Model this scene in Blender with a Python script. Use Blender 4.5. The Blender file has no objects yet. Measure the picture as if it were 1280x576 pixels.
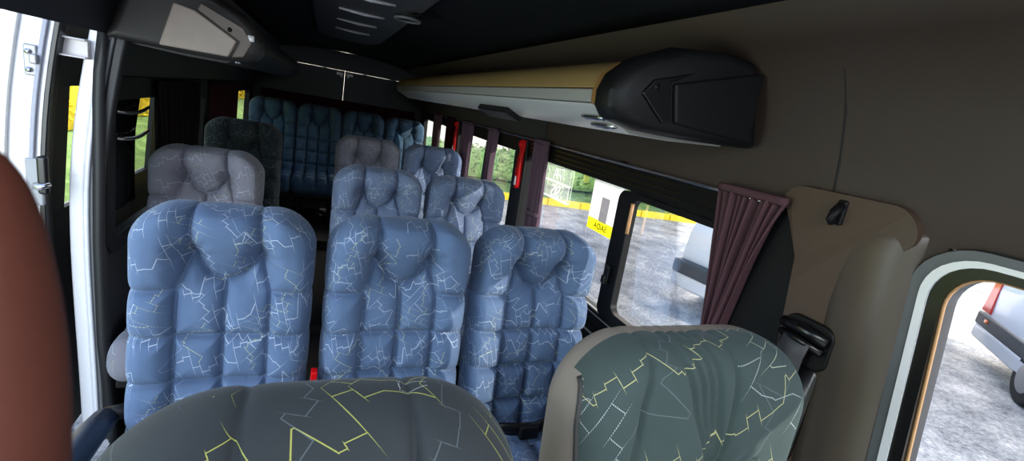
import bpy, bmesh, math, random
import numpy as np
from mathutils import Vector, Matrix
random.seed(7)
C = bpy.context.scene.collection
PI = math.pi

# ------------------------------------------------------------------ materials
def s2l(c):
    c = c / 255.0
    return c / 12.92 if c <= 0.04045 else ((c + 0.055) / 1.055) ** 2.4
def rgb(r, g, b): return (s2l(r), s2l(g), s2l(b), 1.0)

class NT:
    def __init__(s, name):
        s.m = bpy.data.materials.new(name); s.m.use_nodes = True
        s.t = s.m.node_tree; s.n = s.t.nodes; s.n.clear()
        s.out = s.n.new('ShaderNodeOutputMaterial')
    def new(s, t, **kw):
        x = s.n.new(t)
        for k, v in kw.items(): setattr(x, k, v)
        return x
    def put(s, sock, v):
        if isinstance(v, bpy.types.NodeSocket): s.t.links.new(v, sock)
        else: sock.default_value = v
    def M(s, op, a, b=0.0, c=0.0):
        x = s.new('ShaderNodeMath', operation=op)
        s.put(x.inputs[0], a); s.put(x.inputs[1], b); s.put(x.inputs[2], c)
        return x.outputs[0]
    def mix(s, f, a, b):
        x = s.new('ShaderNodeMix', data_type='RGBA')
        s.put(x.inputs[0], f); s.put(x.inputs[6], a); s.put(x.inputs[7], b)
        return x.outputs[2]
    def xyz(s, a, b, c=0.0):
        x = s.new('ShaderNodeCombineXYZ'); s.put(x.inputs[0], a); s.put(x.inputs[1], b); s.put(x.inputs[2], c)
        return x.outputs[0]
    def white(s, a, b):
        x = s.new('ShaderNodeTexWhiteNoise', noise_dimensions='2D'); s.put(x.inputs['Vector'], s.xyz(a, b))
        return x.outputs['Value']
    def noise(s, vec, scale, detail=3.0, rough=0.5):
        x = s.new('ShaderNodeTexNoise'); s.put(x.inputs['Scale'], scale); s.put(x.inputs['Detail'], detail); s.put(x.inputs['Roughness'], rough)
        if vec is not None: s.put(x.inputs['Vector'], vec)
        return x.outputs['Fac']
    def obj(s): return s.new('ShaderNodeTexCoord').outputs['Object']
    def ramp(s, f, pts):
        x = s.new('ShaderNodeValToRGB'); s.put(x.inputs[0], f); e = x.color_ramp.elements
        while len(e) < len(pts): e.new(0.5)
        for q, (p, c) in zip(e, pts): q.position = p; q.color = c
        return x.outputs[0]
    def bump(s, h, strength=0.3, dist=0.002):
        x = s.new('ShaderNodeBump'); s.put(x.inputs['Height'], h); x.inputs['Strength'].default_value = strength; x.inputs['Distance'].default_value = dist
        return x.outputs[0]
    def bsdf(s, **kw):
        x = s.new('ShaderNodeBsdfPrincipled')
        for k, v in kw.items(): s.put(x.inputs[k.replace('_', ' ')], v)
        s.t.links.new(x.outputs[0], s.out.inputs[0])
        return x

def plain(name, col, rough=0.6, metal=0.0, var=0.12, scale=30.0, bump=0.0, bscale=400.0, spec=0.5, coat=0.0, trans=None):
    t = NT(name); co = t.obj(); f = t.noise(co, scale, 3)
    lo = tuple(c * (1 - var) for c in col[:3]) + (1,); hi = tuple(min(1, c * (1 + var)) for c in col[:3]) + (1,)
    b = t.bsdf(Base_Color=t.mix(f, lo, hi), Roughness=rough, Metallic=metal)
    b.inputs['Specular IOR Level'].default_value = spec
    b.inputs['Coat Weight'].default_value = coat
    if bump: t.put(b.inputs['Normal'], t.bump(t.noise(co, bscale, 2), bump, 0.001))
    if trans:
        tr = t.new('ShaderNodeBsdfTranslucent'); tr.inputs[0].default_value = trans[0]
        mx = t.new('ShaderNodeMixShader'); mx.inputs[0].default_value = trans[1]
        t.t.links.new(b.outputs[0], mx.inputs[1]); t.t.links.new(tr.outputs[0], mx.inputs[2]); t.t.links.new(mx.outputs[0], t.out.inputs[0])
    return t.m

def skyline(t, x, y, ang, k, H, amp, lw, seed, present, dash=0.0, seg=6.0):
    """one printed family of jagged skyline outlines running in rows"""
    c, s_ = math.cos(ang), math.sin(ang)
    u = t.M('ADD', t.M('MULTIPLY', x, c), t.M('MULTIPLY', y, s_))
    v = t.M('SUBTRACT', t.M('MULTIPLY', y, c), t.M('MULTIPLY', x, s_))
    vr = t.M('DIVIDE', v, H); row = t.M('FLOOR', vr)
    rs = t.M('ADD', row, seed)
    u = t.M('ADD', u, t.M('MULTIPLY', t.white(rs, 3.3), 5.0))
    vv = t.M('MULTIPLY', t.M('SUBTRACT', t.M('FRACT', vr), 0.5), H)
    uk = t.M('MULTIPLY', u, k); i = t.M('FLOOR', uk); f = t.M('FRACT', uk)
    hc = lambda q: t.M('MULTIPLY', t.M('SUBTRACT', t.white(q, rs), 0.5), 2 * amp)
    h0 = hc(t.M('SUBTRACT', i, 1.0)); h1 = hc(i)
    r = t.white(i, t.M('ADD', rs, 57.0))
    rise = t.M('ADD', t.M('MULTIPLY', t.M('GREATER_THAN', r, 0.66), t.M('MULTIPLY', r, 0.9)), 0.05)
    w = t.M('MINIMUM', t.M('DIVIDE', f, rise), 1.0)
    dh = t.M('SUBTRACT', h1, h0)
    g = t.M('ADD', h0, t.M('MULTIPLY', dh, w))
    slope = t.M('MULTIPLY', t.M('DIVIDE', t.M('MULTIPLY', dh, k), rise), t.M('LESS_THAN', f, rise))
    d = t.M('DIVIDE', t.M('ABSOLUTE', t.M('SUBTRACT', vv, g)), t.M('SQRT', t.M('ADD', t.M('MULTIPLY', slope, slope), 1.0)))
    m = t.M('LESS_THAN', d, lw)
    gate = t.M('GREATER_THAN', t.white(t.M('FLOOR', t.M('DIVIDE', i, seg)), t.M('ADD', rs, 91.0)), 1 - present)
    m = t.M('MULTIPLY', m, gate)
    if dash:
        m = t.M('MULTIPLY', m, t.M('LESS_THAN', t.M('FRACT', t.M('MULTIPLY', t.M('ADD', u, v), dash)), 0.55))
    return m

def fabric(name, dark, light, line, layers, sheen=0.12, off=None):
    t = NT(name)
    uv = t.new('ShaderNodeUVMap').outputs[0]
    sp = t.new('ShaderNodeSeparateXYZ'); t.put(sp.inputs[0], uv)
    rnd = t.new('ShaderNodeObjectInfo').outputs['Random'] if off is None else off
    x = t.M('ADD', sp.outputs[0], t.M('MULTIPLY', rnd, 13.7)); y = t.M('ADD', sp.outputs[1], t.M('MULTIPLY', rnd, 7.3))
    co = t.xyz(x, y)
    base = t.mix(t.noise(co, 7, 4, 0.6), dark, light)
    fine = t.noise(co, 900, 2)
    base = t.mix(t.M('MULTIPLY', fine, 0.25), base, tuple(c * 0.45 for c in dark[:3]) + (1,))
    for (ang, k, H, amp, lw, seed, pres, dash, col, op) in layers:
        m = skyline(t, x, y, ang, k, H, amp, lw, seed, pres, dash)
        base = t.mix(t.M('MULTIPLY', m, op), base, col)
    b = t.bsdf(Base_Color=base, Roughness=0.85)
    b.inputs['Specular IOR Level'].default_value = 0.15
    b.inputs['Sheen Weight'].default_value = sheen; b.inputs['Sheen Roughness'].default_value = 0.45
    b.inputs['Sheen Tint'].default_value = (0.75, 0.85, 1.0, 1)
    t.put(b.inputs['Normal'], t.bump(fine, 0.25, 0.001))
    return t.m

WHT = rgb(196, 206, 220); YEL = rgb(190, 196, 150); GRY = rgb(130, 148, 180)
def row_layers(o):
    return [(0.25, 58, 0.105, 0.032, 0.0009, 1.0, 0.62, 0, WHT, 0.7 * o),
            (-0.75, 50, 0.115, 0.036, 0.0008, 21.0, 0.55, 0, WHT, 0.62 * o),
            (1.2, 55, 0.14, 0.032, 0.0010, 43.0, 0.5, 160, YEL, 0.8 * o),
            (2.0, 30, 0.10, 0.036, 0.0010, 63.0, 0.55, 0, GRY, 0.6 * o)]
def front_layers(y):
    return [(0.5, 38, 0.17, 0.050, 0.0008, 5.0, 0.85, 0, y, 0.8),
            (-0.55, 30, 0.18, 0.055, 0.0009, 25.0, 0.62, 230, rgb(190, 200, 200), 0.8),
            (1.15, 34, 0.19, 0.05, 0.0007, 45.0, 0.7, 0, rgb(110, 120, 126), 0.5),
            (2.2, 36, 0.21, 0.05, 0.0008, 65.0, 0.4, 0, rgb(190, 196, 170), 0.7)]
F_BLUE = fabric('blue_seat_fabric', rgb(78, 98, 132), rgb(102, 122, 152), WHT, row_layers(1.0))  # one fabric on all rows; each copy's tone holds that row's light
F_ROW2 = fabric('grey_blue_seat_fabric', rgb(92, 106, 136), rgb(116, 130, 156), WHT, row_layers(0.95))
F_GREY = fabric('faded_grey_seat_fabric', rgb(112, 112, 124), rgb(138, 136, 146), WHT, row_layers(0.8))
F_SHADE = fabric('dark_green_grey_seat_fabric', rgb(40, 48, 50), rgb(56, 62, 64), WHT, row_layers(0.35))
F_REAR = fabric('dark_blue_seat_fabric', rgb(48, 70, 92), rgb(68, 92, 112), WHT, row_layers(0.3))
F_FRONT = fabric('charcoal_front_seat_fabric', rgb(46, 50, 54), rgb(60, 64, 66), WHT, front_layers(rgb(176, 178, 90)), 0.08, off=0.55)
F_DRIVER = fabric('teal_grey_front_seat_fabric', rgb(52, 64, 64), rgb(72, 84, 82), WHT, front_layers(rgb(186, 184, 130)), 0.08, off=0.71)

BLACK = plain('black_plastic', rgb(16, 16, 18), 0.5, bump=0.15, spec=0.22)
GLOSSB = plain('glossy_black_rubber', rgb(12, 12, 14), 0.28)
DARKW = plain('dark_vinyl', rgb(30, 31, 34), 0.55, bump=0.2)
HEADL = plain('dark_headliner_felt', rgb(26, 28, 33), 0.95, bump=0.3, spec=0.1)
TAUPE = plain('taupe_wall_vinyl', rgb(57, 46, 40), 0.62, var=0.06, scale=6, bump=0.25, bscale=250)
TAUPE2 = plain('taupe_pillar_plastic', rgb(70, 54, 44), 0.5, var=0.05, scale=5, bump=0.15, bscale=300)
PILLAR = plain('silver_grey_pillar_plastic', rgb(78, 68, 60), 0.42, var=0.05)
SEAMM = plain('dark_seam_thread', rgb(20, 18, 17), 0.8)
WHITEP = plain('white_car_paint', rgb(232, 232, 236), 0.3, var=0.02, coat=0.5)
SILVER = plain('brushed_silver_plastic', rgb(150, 150, 152), 0.36, metal=0.35, var=0.05, scale=4)
SATIN = plain('satin_rack_laminate', rgb(150, 148, 148), 0.38, var=0.05, scale=3)
SUNLID = plain('beige_rack_laminate', rgb(150, 124, 82), 0.38, var=0.08, scale=5)  # beige lid with the sun's warmth put into its colour
CHROME = plain('chrome', rgb(205, 205, 210), 0.2, metal=1.0, var=0.03)
GREYP = plain('grey_plastic', rgb(92, 94, 98), 0.5)
BEIGEV = plain('beige_grey_vinyl', rgb(126, 118, 112), 0.55, var=0.04, bump=0.15)
NAVY = plain('navy_vinyl', rgb(28, 40, 58), 0.4)
CURT = plain('mauve_curtain_cloth', rgb(104, 84, 96), 0.9, var=0.1, scale=60, bump=0.3, bscale=600, spec=0.1, trans=(rgb(120, 92, 104), 0.22))
CURTP = plain('plum_brown_curtain_cloth', rgb(92, 66, 72), 0.9, var=0.1, scale=60, bump=0.3, bscale=600, spec=0.1, trans=(rgb(120, 84, 88), 0.2))
CURTR = plain('dark_red_curtain_cloth', rgb(50, 22, 26), 0.9, var=0.15, scale=60, spec=0.1, trans=(rgb(110, 30, 24), 0.12))
CURTK = plain('black_brown_curtain_cloth', rgb(24, 18, 20), 0.9, var=0.15, scale=60, spec=0.1)
RED = plain('red_plastic', rgb(226, 20, 28), 0.3, var=0.04, trans=(rgb(255, 20, 24), 0.45))
FLOORM = plain('dark_rubber_floor', rgb(30, 30, 32), 0.7, var=0.3, scale=40)
TAN = plain('tan_seal', rgb(176, 134, 92), 0.5)
SKIN = NT('brown_skin'); _c = SKIN.obj()
_b = SKIN.bsdf(Base_Color=SKIN.mix(SKIN.noise(_c, 60, 4), rgb(60, 28, 20), rgb(72, 36, 26)), Roughness=0.65)
_b.inputs['Specular IOR Level'].default_value = 0.2
_b.inputs['Subsurface Weight'].default_value = 0.0
SKIN.put(_b.inputs['Normal'], SKIN.bump(SKIN.noise(_c, 700, 3), 0.2, 0.0005)); SKIN = SKIN.m

def glass_mat(name, tint, gloss):
    t = NT(name)
    tr = t.new('ShaderNodeBsdfTransparent'); tr.inputs[0].default_value = tint
    gl = t.new('ShaderNodeBsdfGlossy'); gl.inputs['Roughness'].default_value = 0.03
    fr = t.new('ShaderNodeFresnel'); fr.inputs[0].default_value = 1.35
    mx = t.new('ShaderNodeMixShader'); t.put(mx.inputs[0], t.M('MULTIPLY', fr.outputs[0], gloss))
    t.t.links.new(tr.outputs[0], mx.inputs[1]); t.t.links.new(gl.outputs[0], mx.inputs[2]); t.t.links.new(mx.outputs[0], t.out.inputs[0])
    return t.m
GLASS = glass_mat('window_glass', (0.95, 0.97, 0.96, 1), 0.6)
GLASSD = glass_mat('tinted_window_glass', (0.55, 0.55, 0.5, 1), 0.6)

def ground_mat():
    t = NT('worn_grey_asphalt'); co = t.obj()
    mp = t.new('ShaderNodeMapping'); t.put(mp.inputs[0], co); mp.inputs['Scale'].default_value = (1, 1.0, 1)
    a = t.noise(mp.outputs[0], 2.2, 8, 0.72); b = t.noise(co, 24, 5, 0.7)
    f = t.M('ADD', t.M('MULTIPLY', a, 0.6), t.M('MULTIPLY', b, 0.4))
    col = t.ramp(f, [(0.36, rgb(80, 82, 86)), (0.46, rgb(138, 140, 144)), (0.54, rgb(172, 172, 172)), (0.64, rgb(220, 218, 214))])
    q = t.bsdf(Base_Color=col, Roughness=0.9); t.put(q.inputs['Normal'], t.bump(f, 0.6, 0.03)); return t.m
GROUND = ground_mat()
def foliage_mat(name, a, b, c):
    t = NT(name); co = t.obj(); f = t.noise(co, 3, 8, 0.75)
    t.bsdf(Base_Color=t.ramp(f, [(0.3, a), (0.5, b), (0.7, c)]), Roughness=0.9); return t.m
GRASS = foliage_mat('green_grass', rgb(64, 92, 44), rgb(104, 138, 72), rgb(150, 178, 110))
HEDGE = foliage_mat('green_leaves', rgb(80, 120, 62), rgb(128, 166, 100), rgb(184, 206, 150))
YLEAF = foliage_mat('yellow_leaves', rgb(150, 120, 6), rgb(212, 180, 16), rgb(240, 214, 70))
CURBY = plain('yellow_painted_concrete', rgb(236, 206, 40), 0.8, var=0.15, scale=12)
PALE = plain('pale_plaster', rgb(236, 232, 222), 0.9, var=0.05)
TYRE = plain('tyre_rubber', rgb(24, 24, 25), 0.8)
REDL = plain('red_lamp_plastic', rgb(206, 30, 36), 0.25)
ORNG = plain('orange_reflector', rgb(230, 110, 40), 0.3)
VANG = plain('dark_vehicle_glass', rgb(26, 30, 34), 0.1)
DGREY = plain('dark_grey_bumper', rgb(62, 64, 68), 0.6)
VSILV = plain('light_silver_paint', rgb(206, 208, 214), 0.35, var=0.02, coat=0.4)
STW = glass_mat('white_film', (1, 1, 1, 1), 0.0)
def film(name, col, alpha):
    t = NT(name); co = t.obj()
    d = t.new('ShaderNodeBsdfDiffuse'); t.put(d.inputs[0], t.mix(t.noise(co, 40), col, tuple(min(1, c * 1.05) for c in col[:3]) + (1,)))
    l = t.new('ShaderNodeBsdfTranslucent'); l.inputs[0].default_value = col
    tr = t.new('ShaderNodeBsdfTransparent')
    m1 = t.new('ShaderNodeMixShader'); m1.inputs[0].default_value = 0.5
    t.t.links.new(d.outputs[0], m1.inputs[1]); t.t.links.new(l.outputs[0], m1.inputs[2])
    m2 = t.new('ShaderNodeMixShader'); m2.inputs[0].default_value = alpha
    t.t.links.new(tr.outputs[0], m2.inputs[1]); t.t.links.new(m1.outputs[0], m2.inputs[2]); t.t.links.new(m2.outputs[0], t.out.inputs[0])
    return t.m
FILMW = film('white_sticker_film', (0.92, 0.92, 0.92, 1), 0.92); FILMT = film('thin_white_sticker_film', (0.9, 0.9, 0.9, 1), 0.22)
FILMY = film('yellow_sticker_film', rgb(240, 236, 20), 0.95); FILMG = film('grey_sticker_film', rgb(150, 146, 152), 0.95); FILMK = film('dark_sticker_ink', rgb(60, 60, 20), 0.95)

# ------------------------------------------------------------------ object helpers
def link(name, me, mat=None, parent=None, smooth=True, bevel=0.0, seg=3, solid=0.0, sub=0):
    o = bpy.data.objects.new(name, me); C.objects.link(o)
    if mat: me.materials.append(mat)
    if parent: o.parent = parent
    if smooth:
        for p in me.polygons: p.use_smooth = True
    if solid:
        m = o.modifiers.new('s', 'SOLIDIFY'); m.thickness = solid; m.offset = 0
    if bevel:
        m = o.modifiers.new('b', 'BEVEL'); m.width = bevel; m.segments = seg; m.limit_method = 'ANGLE'; m.angle_limit = 0.6; m.harden_normals = True
    if sub:
        m = o.modifiers.new('u', 'SUBSURF'); m.levels = sub; m.render_levels = sub
    return o

class MB:
    def __init__(s): s.v = []; s.f = []
    def add(s, vs, fs):
        n = len(s.v); s.v += [tuple(q) for q in vs]; s.f += [tuple(i + n for i in f) for f in fs]; return s
    def box(s, c, d, rot=None):
        h = [x / 2 for x in d]; vs = []
        for z in (-1, 1):
            for x, y in ((-1, -1), (1, -1), (1, 1), (-1, 1)):
                q = Vector((x * h[0], y * h[1], z * h[2]))
                if rot: q = rot @ q
                vs.append(q + Vector(c))
        return s.add(vs, [(3, 2, 1, 0), (4, 5, 6, 7), (0, 1, 5, 4), (1, 2, 6, 5), (2, 3, 7, 6), (3, 0, 4, 7)])
    def tube(s, path, r, n=10, flat=1.0):
        P = [Vector(p) for p in path]; rr = r if isinstance(r, (list, tuple)) else [r] * len(P); vs = []; fs = []
        up = Vector((0.13, 0.31, 0.94))
        for i, p in enumerate(P):
            t = (P[min(i + 1, len(P) - 1)] - P[max(i - 1, 0)]).normalized()
            a = t.cross(up).normalized(); b = a.cross(t)
            for k in range(n):
                th = 2 * PI * k / n; vs.append(p + a * math.cos(th) * rr[i] + b * math.sin(th) * rr[i] * flat)
        for i in range(len(P) - 1):
            for k in range(n): fs.append((i * n + k, i * n + (k + 1) % n, (i + 1) * n + (k + 1) % n, (i + 1) * n + k))
        fs.append(tuple(range(n - 1, -1, -1))); fs.append(tuple(range((len(P) - 1) * n, len(P) * n)))
        return s.add(vs, fs)
    def prism(s, poly, fn, t0, t1):
        """poly of (a,b) swept from t0 to t1; fn(a,b,t)->xyz"""
        n = len(poly); vs = [fn(a, b, t0) for a, b in poly] + [fn(a, b, t1) for a, b in poly]
        fs = [tuple(range(n - 1, -1, -1)), tuple(range(n, 2 * n))] + [(i, (i + 1) % n, n + (i + 1) % n, n + i) for i in range(n)]
        return s.add(vs, fs)
    def sweep(s, polys, close=True):
        n = len(polys[0]); vs = [q for p in polys for q in p]; fs = []
        for i in range(len(polys) - 1):
            for k in range(n): fs.append((i * n + k, i * n + (k + 1) % n, (i + 1) * n + (k + 1) % n, (i + 1) * n + k))
        if close: fs.append(tuple(range(n - 1, -1, -1))); fs.append(tuple(range((len(polys) - 1) * n, len(polys) * n)))
        return s.add(vs, fs)
    def sphere(s, c, r, n=16, m=10):
        rx = r if isinstance(r, (tuple, list)) else (r, r, r); vs = []; fs = []
        for j in range(m + 1):
            ph = PI * j / m
            for i in range(n):
                th = 2 * PI * i / n; vs.append((c[0] + rx[0] * math.sin(ph) * math.cos(th), c[1] + rx[1] * math.sin(ph) * math.sin(th), c[2] + rx[2] * math.cos(ph)))
        for j in range(m):
            for i in range(n): fs.append((j * n + i, (j + 1) * n + i, (j + 1) * n + (i + 1) % n, j * n + (i + 1) % n))
        return s.add(vs, fs)
    def build(s, name, mat, parent=None, recalc=True, **kw):
        if not s.v: return None
        me = bpy.data.meshes.new(name); me.from_pydata(s.v, [], s.f)
        bm = bmesh.new(); bm.from_mesh(me); bmesh.ops.remove_doubles(bm, verts=bm.verts, dist=1e-6)
        if recalc: bmesh.ops.recalc_face_normals(bm, faces=bm.faces)
        bm.to_mesh(me); bm.free()
        return link(name, me, mat, parent, **kw)

def tag(o, label=None, cat=None, group=None, kind=None):
    if label: o['label'] = label
    if cat: o['category'] = cat
    if group: o['group'] = group
    if kind: o['kind'] = kind
    return o
def empty(name, loc=(0, 0, 0), rz=0.0):
    o = bpy.data.objects.new(name, None); C.objects.link(o); o.location = loc; o.rotation_euler = (0, 0, rz); o.empty_display_size = 0.1
    return o
def copy_tree(o, parent=None, mats=None):
    c = o.copy(); C.objects.link(c); c.parent = parent
    if mats and c.type == 'MESH' and c.data.materials and c.data.materials[0] in mats:
        key = (o.data.name, mats[c.data.materials[0]].name)
        if key not in MESHC:
            d = o.data.copy(); d.materials[0] = mats[o.data.materials[0]]; MESHC[key] = d
        c.data = MESHC[key]
    for ch in [x for x in C.objects if x.parent == o]: copy_tree(ch, c, mats)
    return c
MESHC = {}

# ------------------------------------------------------------------ van body profile (inside): x(z) on the right, mirrored about XC
XC = 0.19
PROF = [(0.0, 1.08), (0.45, 1.105), (0.855, 1.105), (1.378, 1.09), (1.47, 1.085), (1.60, 1.07), (1.70, 1.045), (1.78, 1.005), (1.84, 0.94), (1.885, 0.83)]
def xr(z):
    for (z0, x0), (z1, x1) in zip(PROF, PROF[1:]):
        if z <= z1: return x0 + (x1 - x0) * (z - z0) / (z1 - z0)
    return PROF[-1][1]
def xl(z): return 2 * XC - xr(z)
YF, YR = -0.45, 5.78

def wall_mesh(side, ys, openings):
    f = xr if side > 0 else xl
    vs = [(f(z), y, z) for z, _ in PROF for y in ys]; n = len(ys); fs = []
    for k in range(len(PROF) - 1):
        for j in range(n - 1):
            ym = (ys[j] + ys[j + 1]) / 2
            if any(k0 <= k < k1 and a < ym < b for a, b, k0, k1 in openings): continue
            fs.append((k * n + j, k * n + j + 1, (k + 1) * n + j + 1, (k + 1) * n + j))
    b = MB(); b.add(vs, fs); return b
RW = [(0.735, 2.40), (2.52, 3.86), (3.99, 5.45)]        # passenger windows, right of the picture
wr = wall_mesh(1, sorted([YF, 0.46, YR] + [v for w in RW for v in w]), [(a, b, 2, 3) for a, b in RW] + [(YF - 1, 0.46, 2, 4)])
tag(wr.build('wall_right', TAUPE, solid=0.03), kind='structure')
LW = [(2.10, 3.52), (3.64, 5.45)]
wl = wall_mesh(-1, sorted([0.7, 2.04, YR] + [v for w in LW for v in w]), [(a, b, 2, 3) for a, b in LW] + [(0.6, 2.04, 0, 5)])
tag(wl.build('wall_left', DARKW, solid=0.03), kind='structure')

# ceiling, floor, rear wall
b = MB(); ys = [YF, 1, 2.5, 4, YR]; xs = np.linspace(xl(1.885), xr(1.885), 17)
cz = lambda x: 1.885 + 0.06 * (1 - ((x - XC) / (xr(1.885) - XC)) ** 2)
vs = [(x, y, cz(x)) for y in ys for x in xs]; n = len(xs)
b.add(vs, [(j * n + i, j * n + i + 1, (j + 1) * n + i + 1, (j + 1) * n + i) for j in range(len(ys) - 1) for i in range(n - 1)])
tag(b.build('ceiling', HEADL, solid=0.02), kind='structure')
b = MB(); b.box((XC, 1.25, -0.03), (1.8, 3.4, 0.06)); b.box((XC, 3.72, -0.002), (1.8, 1.54, 0.116)); b.box((XC, 5.145, 0.0415), (1.8, 1.31, 0.203))
tag(b.build('floor', FLOORM, smooth=False), kind='structure')

def rrect(y0, y1, z0, z1, r, n=8):
    pts = []
    for cy, cz_, a0 in ((y1 - r, z1 - r, 0), (y0 + r, z1 - r, PI / 2), (y0 + r, z0 + r, PI), (y1 - r, z0 + r, 1.5 * PI)):
        for k in range(n + 1):
            a = a0 + PI / 2 * k / n; pts.append((cy + r * math.cos(a), cz_ + r * math.sin(a)))
    return pts
def ring(b, o, i, f, d0, d1):
    """frame between loop o and loop i (same counts) on wall x=f(z), from offset d0 to d1 toward inside (negative = outwards)"""
    sg = -1 if f is xr else 1
    P = lambda q, d: (f(q[1]) + sg * d, q[0], q[1])
    n = len(o); vs = [P(q, d1) for q in o] + [P(q, d1) for q in i] + [P(q, d0) for q in o] + [P(q, d0) for q in i]; fs = []
    for k in range(n):
        m = (k + 1) % n
        fs += [(k, m, n + m, n + k), (2 * n + m, 2 * n + k, 3 * n + k, 3 * n + m), (n + k, n + m, 3 * n + m, 3 * n + k), (k, 2 * n + k, 2 * n + m, m)]
    b.add(vs, fs); return b
def pane(b, loop, f, d):
    sg = -1 if f is xr else 1
    b.add([(f(z) + sg * d, y, z) for y, z in loop], [tuple(range(len(loop)))]); return b

# unseen windscreen header, added and lowered to block the sun from the front
b = MB(); b.prism([(xl(1.3) - .06, 1.28), (xr(1.3) + .06, 1.28), (xr(1.75) + .08, 1.75), (xr(1.885) + .08, 1.95), (XC + .3, 2.0), (XC - .3, 2.0), (xl(1.885) - .08, 1.95), (xl(1.75) - .08, 1.75)], lambda x, z, y: (x, y, z), -0.50, -0.44)
tag(b.build('wall_front', HEADL, smooth=False), kind='structure')
# ------------------------------------------------------------------ windows
WZ0, WZ1 = 0.855, 1.378
def window(name, y0, y1, f, div=None, glass=GLASS, front=0.0):
    b = MB()
    ring(b, rrect(y0 - 0.035, y1 + 0.03, 0.80, 1.462, 0.05), rrect(y0 + 0.02 + front, y1 - 0.02, WZ0 + 0.005, WZ1 - 0.002, 0.04), f, -0.02, 0.026)
    if div:
        sg = -1 if f is xr else 1
        for c in div:
            b.box((f(1.12) + sg * 0.012, c, 1.117), (0.034, 0.055, 0.53))
    o = b.build(name, BLACK, bevel=0.004); tag(o, kind='structure')
    g = MB(); pane(g, rrect(y0 + 0.01, y1 - 0.01, WZ0, WZ1, 0.04), f, -0.004)
    g.build('glass', glass, o, smooth=False, recalc=False)
    return o
w1 = window('window_1', RW[0][0], RW[0][1], xr, None, front=0.14)
# sliding half of the front window: its own inner frame, latch and track
b = MB(); X0 = xr(1.12)
ring(b, rrect(0.90, 1.465, WZ0 + 0.006, WZ1 - 0.004, 0.04), rrect(0.935, 1.375, 0.905, 1.352, 0.035), xr, 0.002, 0.034)
b.build('sliding_sash', BLACK, w1, bevel=0.004)
b = MB(); b.tube([(xr(z) - 0.030, 1.374, z) for z in (1.22, 1.26, 1.30, 1.335)], 0.007, 6, 0.6); b.build('sash_seal', TAN, w1)  # tan tube stands in for an orange reflection on the frame edge
b = MB(); b.box((xr(1.04) - 0.042, 1.425, 1.04), (0.02, 0.03, 0.075)); b.box((xr(1.03) - 0.056, 1.425, 1.02), (0.012, 0.022, 0.035)); b.build('sash_latch', GLOSSB, w1, bevel=0.006)
b = MB()
for zz in (0.868, 0.846): b.box((xr(zz) - 0.027, 1.60, zz), (0.008, 1.5, 0.004))
b.build('sash_track', SILVER, w1, smooth=False)
b = MB()
for zz in (1.40, 1.42, 1.442): b.box((xr(zz) - 0.027, 1.6, zz), (0.006, 1.52, 0.006))
b.build('header_ribs', GLOSSB, w1, smooth=False)
window('window_2', RW[1][0], RW[1][1], xr, [3.12])
window('window_3', RW[2][0], RW[2][1], xr, [4.8])
window('window_4', LW[0][0], LW[0][1], xl, [2.70], GLASSD)
window('window_5', LW[1][0], LW[1][1], xl, [4.5], GLASSD)
# lower side trim with two bright track lines
b = MB(); b.box((1.085, 3.1, 0.79), (0.02, 4.7, 0.012)); tag(b.build('trim_1', BLACK, smooth=False), kind='structure')
b = MB()
for y0, y1 in ((1.05, 1.36), (1.40, 2.35)): b.box((1.08, (y0 + y1) / 2, 0.765), (0.012, y1 - y0, 0.008))
tag(b.build('trim_2', SILVER, smooth=False), kind='structure')
# dark cladding of the lower wall and window pillars
b = MB()
for y0, y1 in ((0.85, 5.6),): b.prism([(0.06, 0), (0.40, 0), (0.80, 0), (0.80, 0.012), (0.40, 0.012), (0.06, 0.012)], lambda z, d, y: (xr(z) - 0.016 - d, y, z), y0, y1)
tag(b.build('trim_3', BLACK, smooth=False), kind='structure')
for k, (y0, y1) in enumerate(((2.40, 2.52), (3.86, 3.99))):
    b = MB(); b.prism([(0.80, 0), (1.15, 0), (1.46, 0), (1.46, 0.02), (1.15, 0.02), (0.80, 0.02)], lambda z, d, y: (xr(z) - 0.022 - d, y, z), y0 - 0.02, y1 + 0.02)
    tag(b.build('trim_%d' % (4 + k), BLACK, bevel=0.006, smooth=False), kind='structure')
# dark strip between the rack and the windows
b = MB(); b.prism([(1.475, 0), (1.59, 0), (1.59, 0.006), (1.475, 0.006)], lambda z, d, y: (xr(z) - 0.015 - d, y, z), 2.2, 5.7)
tag(b.build('trim_6', plain('dark_grey_vinyl', rgb(52, 52, 54), 0.6), smooth=False), kind='structure')
# vertical seam in the upper wall lining
b = MB(); b.tube([(xr(z) - 0.0145, 0.69 + 0.02 * (z - 1.52) / 0.38, z) for z in np.linspace(1.515, 1.885, 14)] + [(x, 0.712, cz(x) - 0.010) for x in (0.80, 0.7, 0.55, 0.4)], 0.0028, 6)
tag(b.build('trim_7', SEAMM), kind='structure')

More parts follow.
